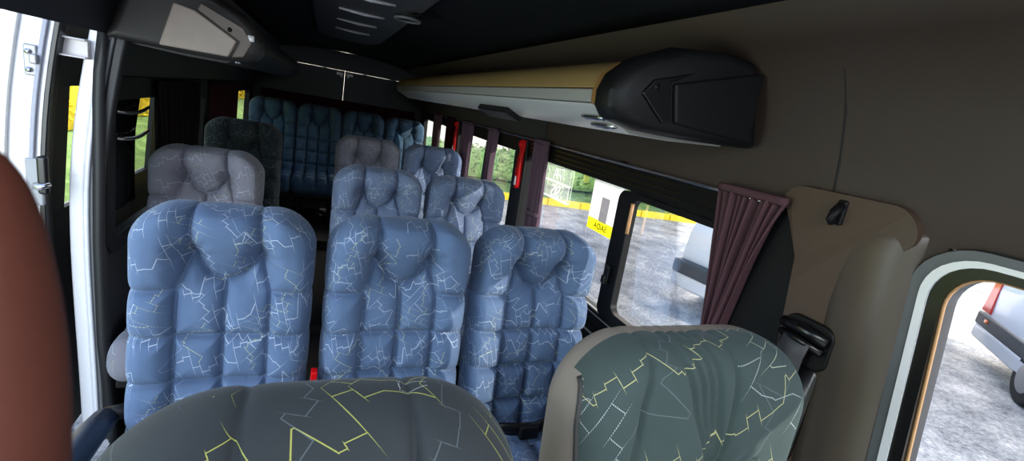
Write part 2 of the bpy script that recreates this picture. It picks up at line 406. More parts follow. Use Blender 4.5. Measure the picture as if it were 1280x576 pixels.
# B pillar trim: raised rounded panel and rounded silver-grey front edge
b = MB(); lp = [(y if y < 0.62 else y - float(np.interp(z, [1.05, 1.36, 1.44, 1.5], [0.118, 0.085, 0.045, 0.01])), z) for y, z in rrect(0.50, 0.81, 0.55, 1.527, 0.055, 8)]
lp = [(max(y, float(np.interp(z, [1.36, 1.41, 1.45], [0.545, 0.53, 0.0]))), z) for y, z in lp]
lp = [p for i, p in enumerate(lp)]
LZ = [(float(np.interp(z, [1.05, 1.36, 1.44, 1.5], [0.692, 0.725, 0.765, 0.80])), z) for z in (0.9, 1.05, 1.2, 1.30, 1.36, 1.40, 1.44)]
lp = lp[:18] + [(0.502, 1.46), (0.512, 1.445), (0.53, 1.425), (0.545, 1.40)] + lp[18:36] + LZ
P = lambda q, d: (xr(q[1]) - d, q[0], q[1])
ins = [(0.655 + (y - 0.655) * 0.985, 1.04 + (z - 1.04) * 0.994) for y, z in lp]
n = len(lp); b.add([P(q, 0.012) for q in lp] + [P(q, 0.034) for q in ins], [(k, (k + 1) % n, n + (k + 1) % n, n + k) for k in range(n)])
rows = []
zs = np.linspace(0.6, 1.47, 12)
b.add([P(q, 0.034) for q in ins], [tuple(range(n))])
tag(b.build('trim_8', TAUPE2, smooth=False), kind='structure')
sec = [(0.640, 0.032), (0.61, 0.041), (0.575, 0.050), (0.55, 0.050), (0.525, 0.042), (0.508, 0.024), (0.500, 0.004), (0.500, -0.01), (0.63, -0.01)]
b = MB(); b.sweep([[(xr(z) - d * sc, 0.483 + (y - 0.50) * w + 0.12 * (min(z, 1.43) - 1.42), z) for y, d in sec] for z, sc, w in [(0.2, 1.1, 1.2), (0.6, 1.1, 1.2), (0.95, 1.1, 1.2), (1.15, 1.0, 1.2), (1.28, 0.95, 1.2), (1.36, 0.88, 1.2), (1.42, 0.84, 1.2), (1.455, 0.76, 1.15), (1.475, 0.66, 1.05), (1.483, 0.45, 0.9)]])
tag(b.build('trim_9', PILLAR), kind='structure')

# ------------------------------------------------------------------ driver's door (right edge of the picture)
def dl(ym, zm, z0, r): return [(y + 0.12 * (min(z, 1.43) - 1.42), z) for y, z in rrect(-1.2, ym, z0, zm, r)]
o0 = dl(0.504, 1.482, 0.04, 0.11); o1 = dl(0.499, 1.478, 0.05, 0.10); o2 = dl(0.480, 1.462, 0.06, 0.09); o3 = dl(0.466, 1.452, 0.07, 0.085); o4 = dl(0.444, 1.436, 0.86, 0.075); o5 = dl(0.440, 1.433, 0.865, 0.072)
b = MB(); ring(b, o0, o1, xr, -0.03, 0.019); tag(b.build('trim_10', SEAMM), kind='structure')
b = MB(); ring(b, o1, o2, xr, -0.04, 0.024); tag(b.build('trim_12', GREYP, bevel=0.003), kind='structure')
b = MB(); ring(b, o2, o3, xr, -0.06, 0.027); dd = b.build('door_1', WHITEP, bevel=0.004); tag(dd, kind='structure')
b = MB(); ring(b, o3, dl(0.444, 1.436, 0.10, 0.075), xr, -0.03, 0.022); b.build('door_seal', GLOSSB, dd, bevel=0.006)
b = MB(); ring(b, o4, o5, xr, 0.012, 0.018); b.build('window_seal', TAN, dd)
b = MB(); pane(b, dl(0.442, 1.434, 0.866, 0.07), xr, -0.02); b.build('glass', GLASS, dd, smooth=False, recalc=False)
b = MB(); b.prism([(0.1, 0), (0.5, 0), (0.87, 0), (0.87, 0.05), (0.5, 0.07), (0.1, 0.06)], lambda z, d, y: (xr(z) + 0.06 - d, y, z), -1.14, 0.40); b.build('door_panel', DARKW, dd, smooth=False)

# ------------------------------------------------------------------ sliding door side (left edge of the picture)
# body post behind the opening
zz = [0.0, 0.25, 0.6, 0.92, 1.2, 1.5, 1.72, 1.86]
xo = [-0.800, -0.800, -0.806, -0.808, -0.795, -0.748, -0.706, -0.66]
def post(off0, off1, y0, y1): # outline per height
    return [[(x + off0, y0, z), (x + off1, y0, z), (x + off1, y1, z), (x + off0, y1, z)] for x, z in zip(xo, zz)]
def loft(b, z_, x_, off0, off1, y0, y1, n=24):
    Z = np.linspace(z_[0], z_[-1], n); X = np.interp(Z, z_, x_)
    K = np.ones(5) / 5; Xs = np.convolve(np.pad(X, 2, mode='edge'), K, 'valid')
    b.sweep([[(x + off0, y0, z), (x + off1, y0, z), (x + off1, y1, z), (x + off0, y1, z)] for x, z in zip(Xs, Z)]); return b
GSEAL = plain('pale_grey_rubber_seal', rgb(222, 224, 230), 0.4)
b = MB(); loft(b, zz, xo, -0.003, 0.040, 2.05, 2.09); jm = b.build('door_2', WHITEP, bevel=0.008); tag(jm, kind='structure')
b = MB(); loft(b, zz, xo, 0.040, 0.054, 2.045, 2.09); b.build('seal', GSEAL, jm, bevel=0.006)
b = MB(); loft(b, zz, xo, 0.054, 0.068, 2.052, 2.09); b.build('inner_seal', GREYP, jm, bevel=0.006)
b = MB(); loft(b, zz, xo, 0.068, 0.098, 2.055, 2.09); b.build('post_trim', DARKW, jm, bevel=0.008)
# the opened sliding door outside
sx = [-0.842, -0.842, -0.85, -0.858, -0.845, -0.81, -0.765, -0.735]
b = MB(); loft(b, zz, sx, -0.20, -0.002, 1.99, 2.03); sd = b.build('door_3', WHITEP, bevel=0.006); tag(sd, kind='structure')
b = MB(); loft(b, zz, sx, -0.11, -0.085, 1.975, 1.99); b.build('door_lip', plain('cream_white_edge', rgb(225, 222, 216), 0.4), sd, bevel=0.004)
b = MB(); loft(b, zz, sx, -0.030, -0.016, 1.978, 1.99); b.build('edge_seal', plain('light_grey_rubber', rgb(150, 152, 166), 0.4), sd, bevel=0.004)
b = MB(); loft(b, zz, sx, -0.004, 0.012, 1.985, 2.03); b.build('door_seal', GLOSSB, sd, bevel=0.004)
# inner skin of the sliding door running back, with its window
def sdx(z): return float(np.interp(z, zz, sx))
b = MB(); ysd = [2.03, 2.17, 3.1, 3.2]; zsd = [0.05, 0.95, 1.40, 1.80]
vs = [(sdx(z) - 0.02, y, z) for z in zsd for y in ysd]
b.add(vs, [(k * 4 + j, k * 4 + j + 1, (k + 1) * 4 + j + 1, (k + 1) * 4 + j) for k in range(3) for j in range(3) if not (k == 1 and j == 1)])
b.build('door_skin', DARKW, sd, smooth=False, solid=0.02)
b = MB(); b.add([(sdx(0.95) - 0.03, 2.16, 0.95), (sdx(0.95) - 0.03, 3.1, 0.95), (sdx(1.4) - 0.03, 3.1, 1.4), (sdx(1.4) - 0.03, 2.16, 1.4)], [(0, 1, 2, 3)]); b.build('glass', GLASS, sd, smooth=False)
b = MB(); b.box((-0.853, 1.984, 1.475), (0.034, 0.010, 0.095)); b.box((-0.84, 1.972, 1.48), (0.02, 0.02, 0.03)); lt = b.build('striker_plate', SILVER, sd, bevel=0.008)
b = MB(); b.tube([(-0.856, 1.978, 1.50), (-0.856, 1.972, 1.50)], 0.008); b.tube([(-0.856, 1.978, 1.445), (-0.856, 1.972, 1.445)], 0.008); b.build('screw', CHROME, lt)
b = MB(); b.box((-0.862, 1.982, 1.085), (0.045, 0.014, 0.16)); lk = b.build('lock', plain('lock_grey', rgb(150, 152, 156), 0.4), sd, bevel=0.012)
b = MB(); b.box((-0.838, 1.976, 1.11), (0.03, 0.02, 0.13)); b.build('lock_cover', GLOSSB, lk, bevel=0.01)
b = MB(); b.tube([(-0.855, 1.968, 1.075), (-0.838, 1.955, 1.075), (-0.815, 1.962, 1.085)], [0.013, 0.012, 0.007], 10); b.build('lock_hook', CHROME, lk)
b = MB(); b.box((-0.775, 2.05, 1.535), (0.10, 0.05, 0.055)); b.box((-0.775, 2.045, 1.563), (0.10, 0.08, 0.006)); b.box((-0.775, 2.045, 1.507), (0.10, 0.08, 0.006)); br = b.build('door_roller_arm', plain('roller_arm_paint', rgb(205, 200, 200), 0.35), sd, bevel=0.004)

# ------------------------------------------------------------------ rear doors
for k, (x0, x1) in enumerate(((xl(0.9) + 0.0, XC - 0.0015), (XC + 0.0015, xr(0.9)))):
    b = MB(); sg = -1 if k == 0 else 1
    ys_ = 5.74
    wx0, wx1 = (x0 + 0.14, x1 - 0.12)
    for c, d in ((((x0 + x1) / 2, ys_, 0.46), (x1 - x0, 0.04, 0.92)), (((x0 + x1) / 2, ys_, 1.567), (x1 - x0, 0.04, 0.337)), (((x0 + wx0) / 2, ys_, 1.16), (wx0 - x0, 0.04, 0.48)), (((x1 + wx1) / 2, ys_, 1.16), (x1 - wx1, 0.04, 0.48))):
        b.box(c, d)
    o = b.build('door_%d' % (4 + k), DARKW, smooth=False); tag(o, kind='structure')
    b = MB(); b.add([(wx0, 5.75, 0.92), (wx1, 5.75, 0.92), (wx1, 5.75, 1.40), (wx0, 5.75, 1.40)], [(0, 1, 2, 3)]); b.build('glass', GLASSD, o, smooth=False)
    b = MB(); b.box((XC + sg * 0.05, 5.715, 1.70), (0.07, 0.02, 0.03)); b.box((XC + sg * 0.035, 5.712, 1.69), (0.016, 0.03, 0.05)); b.build('latch', SILVER, o, bevel=0.004)
    b = MB(); b.tube([(XC + sg * 0.10, 5.715, 1.725), (XC + sg * 0.3, 5.715, 1.745), (XC + sg * 0.55, 5.715, 1.735)], 0.002, 6); b.build('door_edge_strip', GREYP, o)  # grey tube stands in for daylight leaking over the door top
b = MB(); b.prism([(xl(1.74), 1.738), (xr(1.74), 1.738), (xr(1.86), 1.86), (XC + .4, 1.93), (XC - .4, 1.93), (xl(1.86), 1.86)], lambda x, z, y: (x, y, z), 5.72, 5.77)
tag(b.build('wall_rear', DARKW, smooth=False), kind='structure')
b = MB(); b.box((xl(1.2) + 0.02, 5.74, 0.9), (0.06, 0.05, 1.8)); b.box((xr(1.2) - 0.02, 5.74, 0.9), (0.06, 0.05, 1.8)); tag(b.build('trim_11', DARKW, smooth=False), kind='structure')

# ------------------------------------------------------------------ tufted cushions
def seg_dist(x, z, a, c):
    ax, az = a; bx, bz = c; dx, dz = bx - ax, bz - az; L = dx * dx + dz * dz + 1e-12
    t = np.clip(((x - ax) * dx + (z - az) * dz) / L, 0, 1)
    return np.hypot(x - ax - t * dx, z - az - t * dz)
def pad_mesh(name, W, L, D, r, rho, seams, buttons, shape=None, amp=0.036, soft=0.016, n=170, m=230, pw=2.0, indent=0.12, back=1.0, narrow=None, split=None):
    hw, hl = W / 2, L / 2
    e = lambda q: np.sign(q) * (1 - (1 - np.abs(q)) ** 1.35)
    a = e(np.linspace(-1, 1, n)); c = e(np.linspace(-1, 1, m)); A, B = np.meshgrid(a, c)
    s = np.maximum(np.abs(A), np.abs(B)); s1 = np.where(s < 1e-9, 1, s)
    X = A / s1 * hw; Z = B / s1 * hl
    rr = np.where(Z > 0, r[0], r[1])
    kx = hw - rr; kz = hl - rr; vx = np.abs(X) - kx; vz = np.abs(Z) - kz; inc = (vx > 0) & (vz > 0); ln = np.hypot(vx, vz) + 1e-12
    X = np.where(inc, np.sign(X) * (kx + vx * rr / ln), X); Z = np.where(inc, np.sign(Z) * (kz + vz * rr / ln), Z)
    X = X * s; Z = Z * s
    rr = np.where(Z > 0, r[0], r[1]); qx = np.abs(X) - hw + rr; qz = np.abs(Z) - hl + rr
    sd_ = np.hypot(np.maximum(qx, 0), np.maximum(qz, 0)) + np.minimum(np.maximum(qx, qz), 0) - rr
    d = np.clip(-sd_, 0, None); T = np.clip(1 - (1 - np.clip(d / rho, 0, 1)) ** pw, 0, 1) ** (1 / pw)
    gx = np.where((qx > 0) & (qz > 0), qx, np.where(qx > qz, 1.0, 0.0)); gz = np.where((qx > 0) & (qz > 0), qz, np.where(qx > qz, 0.0, 1.0)); gl = np.hypot(gx, gz) + 1e-9
    gx = np.sign(X) * gx / gl; gz = np.sign(Z) * gz / gl
    zp = hl - Z                                        # distance below the top edge
    ds = np.full(X.shape, 9.0)
    for p, q in seams: ds = np.minimum(ds, seg_dist(X, zp, p, q))
    puff = amp * (1 - np.exp(-ds / soft)) - 0.007 * np.exp(-(ds / 0.005) ** 2)
    for bx, bz, dep, sig in buttons:
        rad = np.hypot(X - bx, zp - bz); th = np.arctan2(zp - bz, X - bx)
        puff = puff - dep * np.exp(-(rad / sig) ** 2) - 0.0022 * np.cos(9 * th) * np.exp(-((rad - sig * 1.1) / (sig * .9)) ** 2)
    if shape is not None: puff = puff + shape(X, zp)
    Yf = -(D / 2) * T - puff * np.clip(T * 1.15, 0, 1)
    Yb = (D / 2) * T * back
    gr = -amp * indent * np.exp(-ds / soft) - 0.0015 * np.exp(-(ds / 0.005) ** 2)
    U = X + gx * (1 - T) * D * 0.6; V = Z + gz * (1 - T) * D * 0.6
    X = X + gx * (1 - T) * gr; Z = Z + gz * (1 - T) * gr
    if narrow: X = X * narrow(zp)
    N = n * m; idx = np.arange(N).reshape(m, n)
    bidx = idx + N; edge = np.zeros((m, n), bool); edge[0] = edge[-1] = True; edge[:, 0] = edge[:, -1] = True
    bidx[edge] = idx[edge]
    vs = np.concatenate([np.stack([X, Yf, Z + hl], -1).reshape(-1, 3), np.stack([X, Yb, Z + hl], -1).reshape(-1, 3)])
    fs = []; f2 = []
    for j in range(m - 1):
        for i in range(n - 1):
            q = (idx[j, i], idx[j, i + 1], idx[j + 1, i + 1], idx[j + 1, i]); w = (bidx[j, i], bidx[j + 1, i], bidx[j + 1, i + 1], bidx[j, i + 1])
            if split is not None:
                k = A[j, i] < split(B[j, i]) and B[j, i] < 0.90; (f2 if k else fs).append(q); f2.append(w)
            else: fs.append(q); fs.append(w)
    uv = np.concatenate([np.stack([U, V], -1).reshape(-1, 2)] * 2)
    def mk(nm, faces):
        me = bpy.data.meshes.new(nm); me.from_pydata(vs.tolist(), [], [tuple(int(k) for k in f) for f in faces])
        l = me.uv_layers.new(name='UVMap'); li = np.zeros(len(me.loops), int); me.loops.foreach_get('vertex_index', li)
        l.data.foreach_set('uv', uv[li].astype(np.float32).ravel())
        bm = bmesh.new(); bm.from_mesh(me); bmesh.ops.delete(bm, geom=[v for v in bm.verts if not v.link_faces], context='VERTS')
        bm.to_mesh(me); bm.free(); me.update(); return me
    if split is None: return mk(name, fs)
    path = []
    for j in range(0, m, 2):
        if -0.9 < c[j] < 0.87:
            q = split(c[j]); path.append((float(np.interp(q, a, X[j])), float(np.interp(q, a, Yf[j])), float(np.interp(q, a, Z[j])) + hl))
    return mk(name, fs), mk(name + '_side', f2), path

BW, BL, BD = 0.452, 0.772, 0.12
sx_ = 0.113
seams = []
for sg in (-1, 1):
    seams += [((sg * 0.083, 0.0), (sg * 0.083, 0.135)), ((sg * 0.083, 0.135), (sg * sx_, 0.235)), ((sg * 0.083, 0.135), (sg * 0.04, 0.195)), ((sg * 0.04, 0.195), (0, 0.212)),
              ((sg * sx_, 0.235), (sg * sx_, 0.8)), ((sg * sx_, 0.235), (sg * 0.3, 0.242))]
seams += [((0, 0.212), (0, 0.8))] + [((-0.3, z), (0.3, z)) for z in (0.365, 0.495, 0.625)]
def seat_shape(x, zp):
    bol = 0.026 / (1 + np.exp(-(np.abs(x) - 0.115) / 0.012)) * (zp < 10)
    head = 0.034 * np.exp(-((zp - 0.06) / 0.075) ** 2) * np.exp(-(x / 0.2) ** 4)
    hol = -0.030 * np.exp(-((zp - 0.20) / 0.06) ** 2) * np.exp(-(x / 0.11) ** 4)
    return bol + head + hol
buttons = [(-0.083, 0.135, 0.052, 0.030), (0.083, 0.135, 0.052, 0.030)] + [(x, z, 0.010, 0.014) for x in (-sx_, 0, sx_) for z in (0.365, 0.495, 0.625)]
BACK = pad_mesh('backrest', BW, BL, BD, (0.105, 0.03), 0.055, seams, buttons, seat_shape, narrow=lambda zp: 1 - 0.05 * np.exp(-((zp - 0.0) / 0.05) ** 2))
cs = [((-0.3, z), (0.3, z)) for z in (0.16, 0.33)] + [((x, 0), (x, 0.6)) for x in (-sx_, 0, sx_)]
CUSH = pad_mesh('seat_cushion', 0.452, 0.50, 0.15, (0.06, 0.03), 0.06, cs, [(x, z, 0.008, 0.014) for x in (-sx_, 0, sx_) for z in (0.16, 0.33)], None, n=60, m=64)

def make_seat():
    root = empty('passenger_seat')
    o = link('backrest', BACK, F_BLUE, root); o.location = (0, 0, 0.425); o.rotation_euler = (math.radians(-7), 0, 0)
    c = link('seat_cushion', CUSH, F_BLUE, root); c.location = (0, -0.04, 0.40); c.rotation_euler = (math.radians(90 + 4), 0, 0); c.rotation_euler = (math.radians(-86), 0, math.radians(180)); 
    c.matrix_local = Matrix.Translation((0, 0.0, 0.40)) @ Matrix.Rotation(math.radians(94), 4, 'X') @ Matrix.Rotation(PI, 4, 'Z') @ Matrix.Translation((0, 0, 0))
    c.matrix_local = Matrix(((1, 0, 0, 0), (0, 0, -1, -0.0), (0, -1, 0, 0.40), (0, 0, 0, 1)))
    b = MB(); b.box((0, -0.24, 0.31), (0.40, 0.42, 0.035)); b.box((-0.19, -0.02, 0.44), (0.03, 0.06, 0.25)); b.box((0.19, -0.02, 0.44), (0.03, 0.06, 0.25)); b.build('seat_frame', BLACK, root, bevel=0.006)
    for sg in (-1, 1):
        b = MB(); b.box((sg * 0.15, -0.24, 0.15), (0.045, 0.10, 0.29)); b.box((sg * 0.15, -0.22, 0.012), (0.06, 0.40, 0.024)); b.build('leg', BLACK, root, bevel=0.005)
    b = MB(); b.tube([(0.20, -0.05, 0.37), (0.220, -0.05, 0.37)], 0.028, 14); b.box((0.217, -0.09, 0.375), (0.010, 0.09, 0.02)); b.build('recliner_lever', GREYP, root, bevel=0.003)
    return root
proto = make_seat()
tilt = 0.78 * math.sin(math.radians(7))
def seat(first, x, yrow, z, fab, label, group):
    o = proto if first else copy_tree(proto, None, {F_BLUE: fab})
    o.location = (x + 0.226 - 0.006, yrow - tilt + 0.01, z - 0.0); o.name = 'passenger_seat'
    return tag(o, label, 'seat', group)
s_l1 = seat(True, -0.437, 1.47, 0, F_BLUE, 'blue tufted passenger seat nearest the open sliding door, behind the charcoal front seat', 'front row of passenger seats')
seat(False, 0.045, 1.47, 0, F_BLUE, 'blue tufted passenger seat in the middle of the front passenger row', 'front row of passenger seats')
s_r1 = seat(False, 0.523, 1.47, 0, F_BLUE, 'blue tufted passenger seat under the stickered window, front passenger row', 'front row of passenger seats')
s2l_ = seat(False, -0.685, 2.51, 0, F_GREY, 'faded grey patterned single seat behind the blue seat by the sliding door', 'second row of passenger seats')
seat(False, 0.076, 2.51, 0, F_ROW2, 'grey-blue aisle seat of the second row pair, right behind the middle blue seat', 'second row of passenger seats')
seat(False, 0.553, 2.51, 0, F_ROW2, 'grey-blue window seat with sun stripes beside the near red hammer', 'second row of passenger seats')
seat(False, -0.684, 3.55, 0.056, F_SHADE, 'dark green-grey single seat in shade, behind the faded grey single seat', 'third row of passenger seats')
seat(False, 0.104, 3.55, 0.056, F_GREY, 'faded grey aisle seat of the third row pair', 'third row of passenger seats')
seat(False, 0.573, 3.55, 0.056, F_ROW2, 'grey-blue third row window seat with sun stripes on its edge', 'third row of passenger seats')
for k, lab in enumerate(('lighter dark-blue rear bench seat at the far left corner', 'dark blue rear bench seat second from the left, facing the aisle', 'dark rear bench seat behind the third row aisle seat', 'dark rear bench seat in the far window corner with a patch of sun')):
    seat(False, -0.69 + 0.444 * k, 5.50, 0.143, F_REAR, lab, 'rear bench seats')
# armrest of the first seat
b = MB(); b.tube([(-0.265, -0.02, 0.60), (-0.265, -0.10, 0.615), (-0.268, -0.25, 0.615), (-0.27, -0.38, 0.60), (-0.27, -0.43, 0.585)], [0.030, 0.034, 0.034, 0.034, 0.022], 14, 0.8); b.build('armrest', NAVY, s_l1)
b = MB(); b.tube([(-0.21, -0.01, 0.61), (-0.27, -0.01, 0.60)], 0.02); b.build('armrest_pivot', BLACK, s_l1)
# lap belts lying on the window seat of the first row
sb = empty('lap_belt', (0.75, 1.32, 0.52)); tag(sb, 'black lap belt lying across the blue seat under the stickered window', 'seat belt')
b = MB(); pth = [(-0.21, -0.03, -0.01), (-0.12, -0.07, 0.0), (0.0, -0.10, 0.012), (0.12, -0.075, 0.03), (0.21, -0.04, 0.05)]
b.sweep([[(x, y - 0.004, z - 0.024), (x, y + 0.004, z - 0.024), (x, y + 0.004, z + 0.024), (x, y - 0.004, z + 0.024)] for x, y, z in pth]); b.build('strap', GLOSSB, sb)
b = MB(); b.box((-0.02, -0.108, 0.008), (0.07, 0.022, 0.05)); b.build('buckle', BLACK, sb, bevel=0.005)
sb = empty('belt_buckle', (0.028, 1.33, 0.55)); tag(sb, 'belt buckle stalk with red button between the two left blue seats', 'seat belt')
b = MB(); b.box((0, 0, -0.12), (0.02, 0.035, 0.56)); b.build('stalk', GREYP, sb, bevel=0.004)
b = MB(); b.box((0, -0.008, 0.175), (0.018, 0.03, 0.03)); b.build('button', RED, sb, bevel=0.004)

# ------------------------------------------------------------------ front seats (seen from the front)
FS = [((-0.085, 0), (-0.085, 0.7)), ((0.085, 0), (0.085, 0.7)), ((-0.4, 0.30), (0.4, 0.30))]
FB = pad_mesh('backrest', 0.475, 0.72, 0.17, (0.15, 0.05), 0.085, FS, [(0, 0.24, 0.03, 0.035)], lambda x, z: 0.01 / (1 + np.exp(-(np.abs(x) - 0.11) / 0.015)), amp=0.012, soft=0.010, n=170, m=180, indent=0.6)
r1 = empty('front_seat', (0.03, 0.40, 0)); tag(r1, 'charcoal patterned front seat with yellow lines, its rounded top filling the bottom edge', 'seat', 'front seats')
o = link('backrest', FB, F_FRONT, r1); o.location = (0, 0, 0.52); o.rotation_euler = (math.radians(-7), 0, 0)
DS = [((-0.12, 0), (-0.145, 0.08)), ((-0.145, 0.08), (-0.15, 0.6))]
for k, x0 in enumerate((-0.075, -0.05, -0.028, -0.008, 0.035)): DS += [((x0, 0.0), (x0 * 0.7 + 0.03 * 0.3, 0.10)), ((x0 * 0.7 + 0.009, 0.10), (0.035, 0.235))]
DS += [((0.035, 0.235), (0.09, 0.29)), ((0.035, 0.235), (-0.02, 0.30)), ((0.035, 0.235), (0.11, 0.2))]
DF, DSIDE, DPATH = pad_mesh('backrest', 0.47, 0.74, 0.145, (0.125, 0.05), 0.075, DS, [(0.035, 0.235, 0.022, 0.035)], lambda x, z: 0.012 * np.exp(-((z - .1) / .1) ** 2), amp=0.006, soft=0.008, n=200, m=220, pw=2.6, indent=0.5,
                     split=lambda b: -0.94 - 0.06 * min(1, max(0, (b - 0.40) / 0.48)))
r2 = empty('front_seat', (0.590, 0.45, 0)); tag(r2, 'teal-grey patterned front seat with gathered centre button and beige side, beside the belt pillar', 'seat', 'front seats')
o = link('backrest', DF, F_DRIVER, r2); o.location = (0, 0, 0.535); o.rotation_euler = (math.radians(-7), 0, 0)
o = link('side_cover', DSIDE, BEIGEV, r2); o.location = (0, 0, 0.535); o.rotation_euler = (math.radians(-7), 0, 0); o['label'] = 'beige-grey vinyl side cover'
b = MB(); b.tube(DPATH, 0.0042, 8); o = b.build('piping', plain('dark_piping', rgb(46, 46, 46), 0.7), r2); o.location = (0, 0, 0.535); o.rotation_euler = (math.radians(-7), 0, 0)
for r_, w_, fb in ((r1, 0.475, F_FRONT), (r2, 0.54, F_DRIVER)):
    me = pad_mesh('seat_cushion', w_, 0.5, 0.16, (0.06, 0.05), 0.06, [((-0.1, 0), (-0.1, .6)), ((0.1, 0), (0.1, .6))], [], None, amp=0.008, n=40, m=40)
    c = link('seat_cushion', me, fb, r_); c.matrix_local = Matrix(((1, 0, 0, 0), (0, 0, -1, -0.02), (0, -1, 0, 0.47), (0, 0, 0, 1)))
    b = MB(); b.box((0, -0.2, 0.19), (w_ - 0.06, 0.40, 0.38)); b.build('seat_base', BLACK, r_, bevel=0.02)

# ------------------------------------------------------------------ luggage racks
RACK = [(0.625, 1.598), (0.603, 1.625), (0.600, 1.66), (0.615, 1.70), (0.66, 1.742), (0.75, 1.782), (0.88, 1.80), (0.98, 1.79), (1.045, 1.59), (0.85, 1.583), (0.70, 1.583)]
def rack(y0, y1, mirror, label, nose_mat, ncap):
    fx = (lambda x: 2 * XC - x) if mirror else (lambda x: x)
    root = empty('luggage_rack', (fx(0.85), y0, 1.583)); inv = Vector(root.location)
    L = lambda x, y, z: tuple(Vector((fx(x), y, z)) - inv)
    b = MB(); body = [(x, z) for x, z in RACK]
    b.prism([(0.612, 1.632), (0.612, 1.665), (0.95, 1.665), (1.04, 1.60), (0.85, 1.60)], lambda x, z, y: L(x, y, z), y0 + 0.11, y1); b.build('rack_body', DARKW if mirror else SATIN, root, bevel=0.006)
    b = MB(); b.prism([(0.614, 1.629), (0.84, 1.598), (1.03, 1.598), (1.04, 1.582), (0.85, 1.571), (0.725, 1.571), (0.62, 1.620)], lambda x, z, y: L(x, y, z), y0 + 0.09, y1); b.build('under_panel', DARKW if mirror else plain('light_under_panel', rgb(186, 184, 186), 0.35, var=0.03), root, bevel=0.003)
    b = MB(); b.prism([(0.612, 1.667), (0.624, 1.70), (0.665, 1.732), (0.75, 1.762), (0.88, 1.775), (0.95, 1.70), (0.95, 1.667)], lambda x, z, y: L(x, y, z), y0 + 0.11, y1); b.build('rack_lid', DARKW if mirror else SUNLID, root, bevel=0.004)
    b = MB(); b.prism([(0.606, 1.628), (0.603, 1.66), (0.617, 1.70), (0.66, 1.737), (0.72, 1.70), (0.68, 1.61)], lambda x, z, y: L(x, y, z), y0 + 0.075, y0 + 0.112); b.build('rack_collar', nose_mat, root, bevel=0.004)
    # end cap: domed black moulding
    cen = (0.86, 1.68); polys = []
    for yy, sc in ((0.09, 1.0), (0.045, 1.03), (0.02, 1.0), (0.006, 0.93), (0.0, 0.86)):
        pl = []
        for (x, z) in RACK + []:
            pl.append(L(cen[0] + (x - cen[0]) * sc + 0.0, y0 + yy - 0.03 * max(0, (x - 0.62)) / 0.43, cen[1] + (z - cen[1]) * sc))
        polys.append(pl)
    b = MB(); b.sweep(polys); cap = b.build('end_cap', ncap, root, bevel=0.012, seg=4)
    b = MB(); b.prism([(0.665, 1.665), (0.69, 1.70), (0.80, 1.735), (0.735, 1.70), (0.755, 1.612), (0.735, 1.608)] if not mirror else [(0.63, 1.655), (0.66, 1.70), (0.785, 1.752), (0.795, 1.728), (0.668, 1.652), (0.692, 1.594), (0.655, 1.602)], lambda x, z, y: L(x, y - 0.03 * (x - 0.62) / 0.43, z), y0 - 0.006, y0 + 0.02); b.build('cap_recess', GLOSSB if not mirror else plain('brown_grey_cap_edge', rgb(98, 88, 82), 0.45), cap, bevel=0.004)
    b = MB(); b.prism([(0.742, 1.70), (0.985, 1.768), (1.0, 1.60), (0.768, 1.612)] if not mirror else [(0.676, 1.652), (0.80, 1.724), (0.86, 1.735), (0.90, 1.592), (0.70, 1.594)], lambda x, z, y: L(x, y - 0.03 * (x - 0.62) / 0.43, z), y0 - 0.012, y0 + 0.02); b.build('cap_panel', ncap if not mirror else plain('pale_cap_panel', rgb(150, 138, 130), 0.4), cap, bevel=0.006)  # left panel's pale colour stands for sun falling on the cap
    b = MB(); b.tube([L(0.70, y0 - 0.012, 1.685), L(0.70, y0 + 0.01, 1.685)], 0.008, 12); b.build('screw', BLACK, cap)
    for k, (xx, yy) in enumerate(((0.66, y0 + 0.17), (0.695, y0 + 0.17))):
        b = MB(); b.tube([L(xx - 0.0, yy + t, 1.569 + (0.725 - xx) * 0.467) for t in (-0.06, -0.03, 0.03, 0.06)], [0.006, 0.012, 0.012, 0.006], 10, 0.8); b.build('reading_lamp', CHROME, root)
    if not mirror:
        b = MB(); b.box(L(0.70, y0 + 1.03, 1.575), (0.075, 0.38, 0.030), Matrix.Rotation(math.radians(22), 3, 'Y')); b.build('vent_panel', BLACK, root, bevel=0.005)
    else:
        b = MB(); b.box(L(0.635, y0 - 0.004, 1.67), (0.02, 0.006, 0.02)); b.build('cap_label', WHITEP, cap)
    return tag(root, label, 'luggage rack', 'overhead luggage racks')
rack(0.93, 4.6, False, 'long satin grey overhead luggage rack with black end cap, above the curtained windows', plain('tan_collar', rgb(132, 96, 56), 0.45), BLACK)
rack(2.00, 4.9, True, 'overhead luggage rack with pale rounded end cap, above the left seats', DARKW, plain('grey_brown_cap_plastic', rgb(36, 34, 33), 0.5))  # cap colour darkened for the shadow beside its sunlit panel

# ------------------------------------------------------------------ ceiling console
cc = empty('ceiling_console', (0.13, 2.6, 1.90)); tag(cc, 'dark ceiling vent console with pale slats and a round speaker, over the aisle', 'ceiling console')
b = MB(); pl = [(-0.24, 0.05), (-0.21, 0.0), (-0.12, -0.02), (0.12, -0.02), (0.21, 0.0), (0.24, 0.05)]
b.prism(pl, lambda x, z, y: (x, y, z), -1.0, 1.1); b.build('housing', plain('console_charcoal', rgb(40, 40, 44), 0.5), cc, bevel=0.012)
for k, y in enumerate((-0.72, -0.35, 0.0, 0.4)):
    b = MB(); b.tube([(-0.10, y, -0.022), (0.0, y, -0.026), (0.085, y, -0.022)], [0.005, 0.007, 0.005], 8); b.build('vent_slat', plain('pale_slat', rgb(150, 150, 156), 0.4), cc)
b = MB(); b.tube([(0.16, -0.52, -0.012), (0.16, -0.52, -0.03)], [0.055, 0.045], 24); b.build('speaker', BLACK, cc, bevel=0.003)
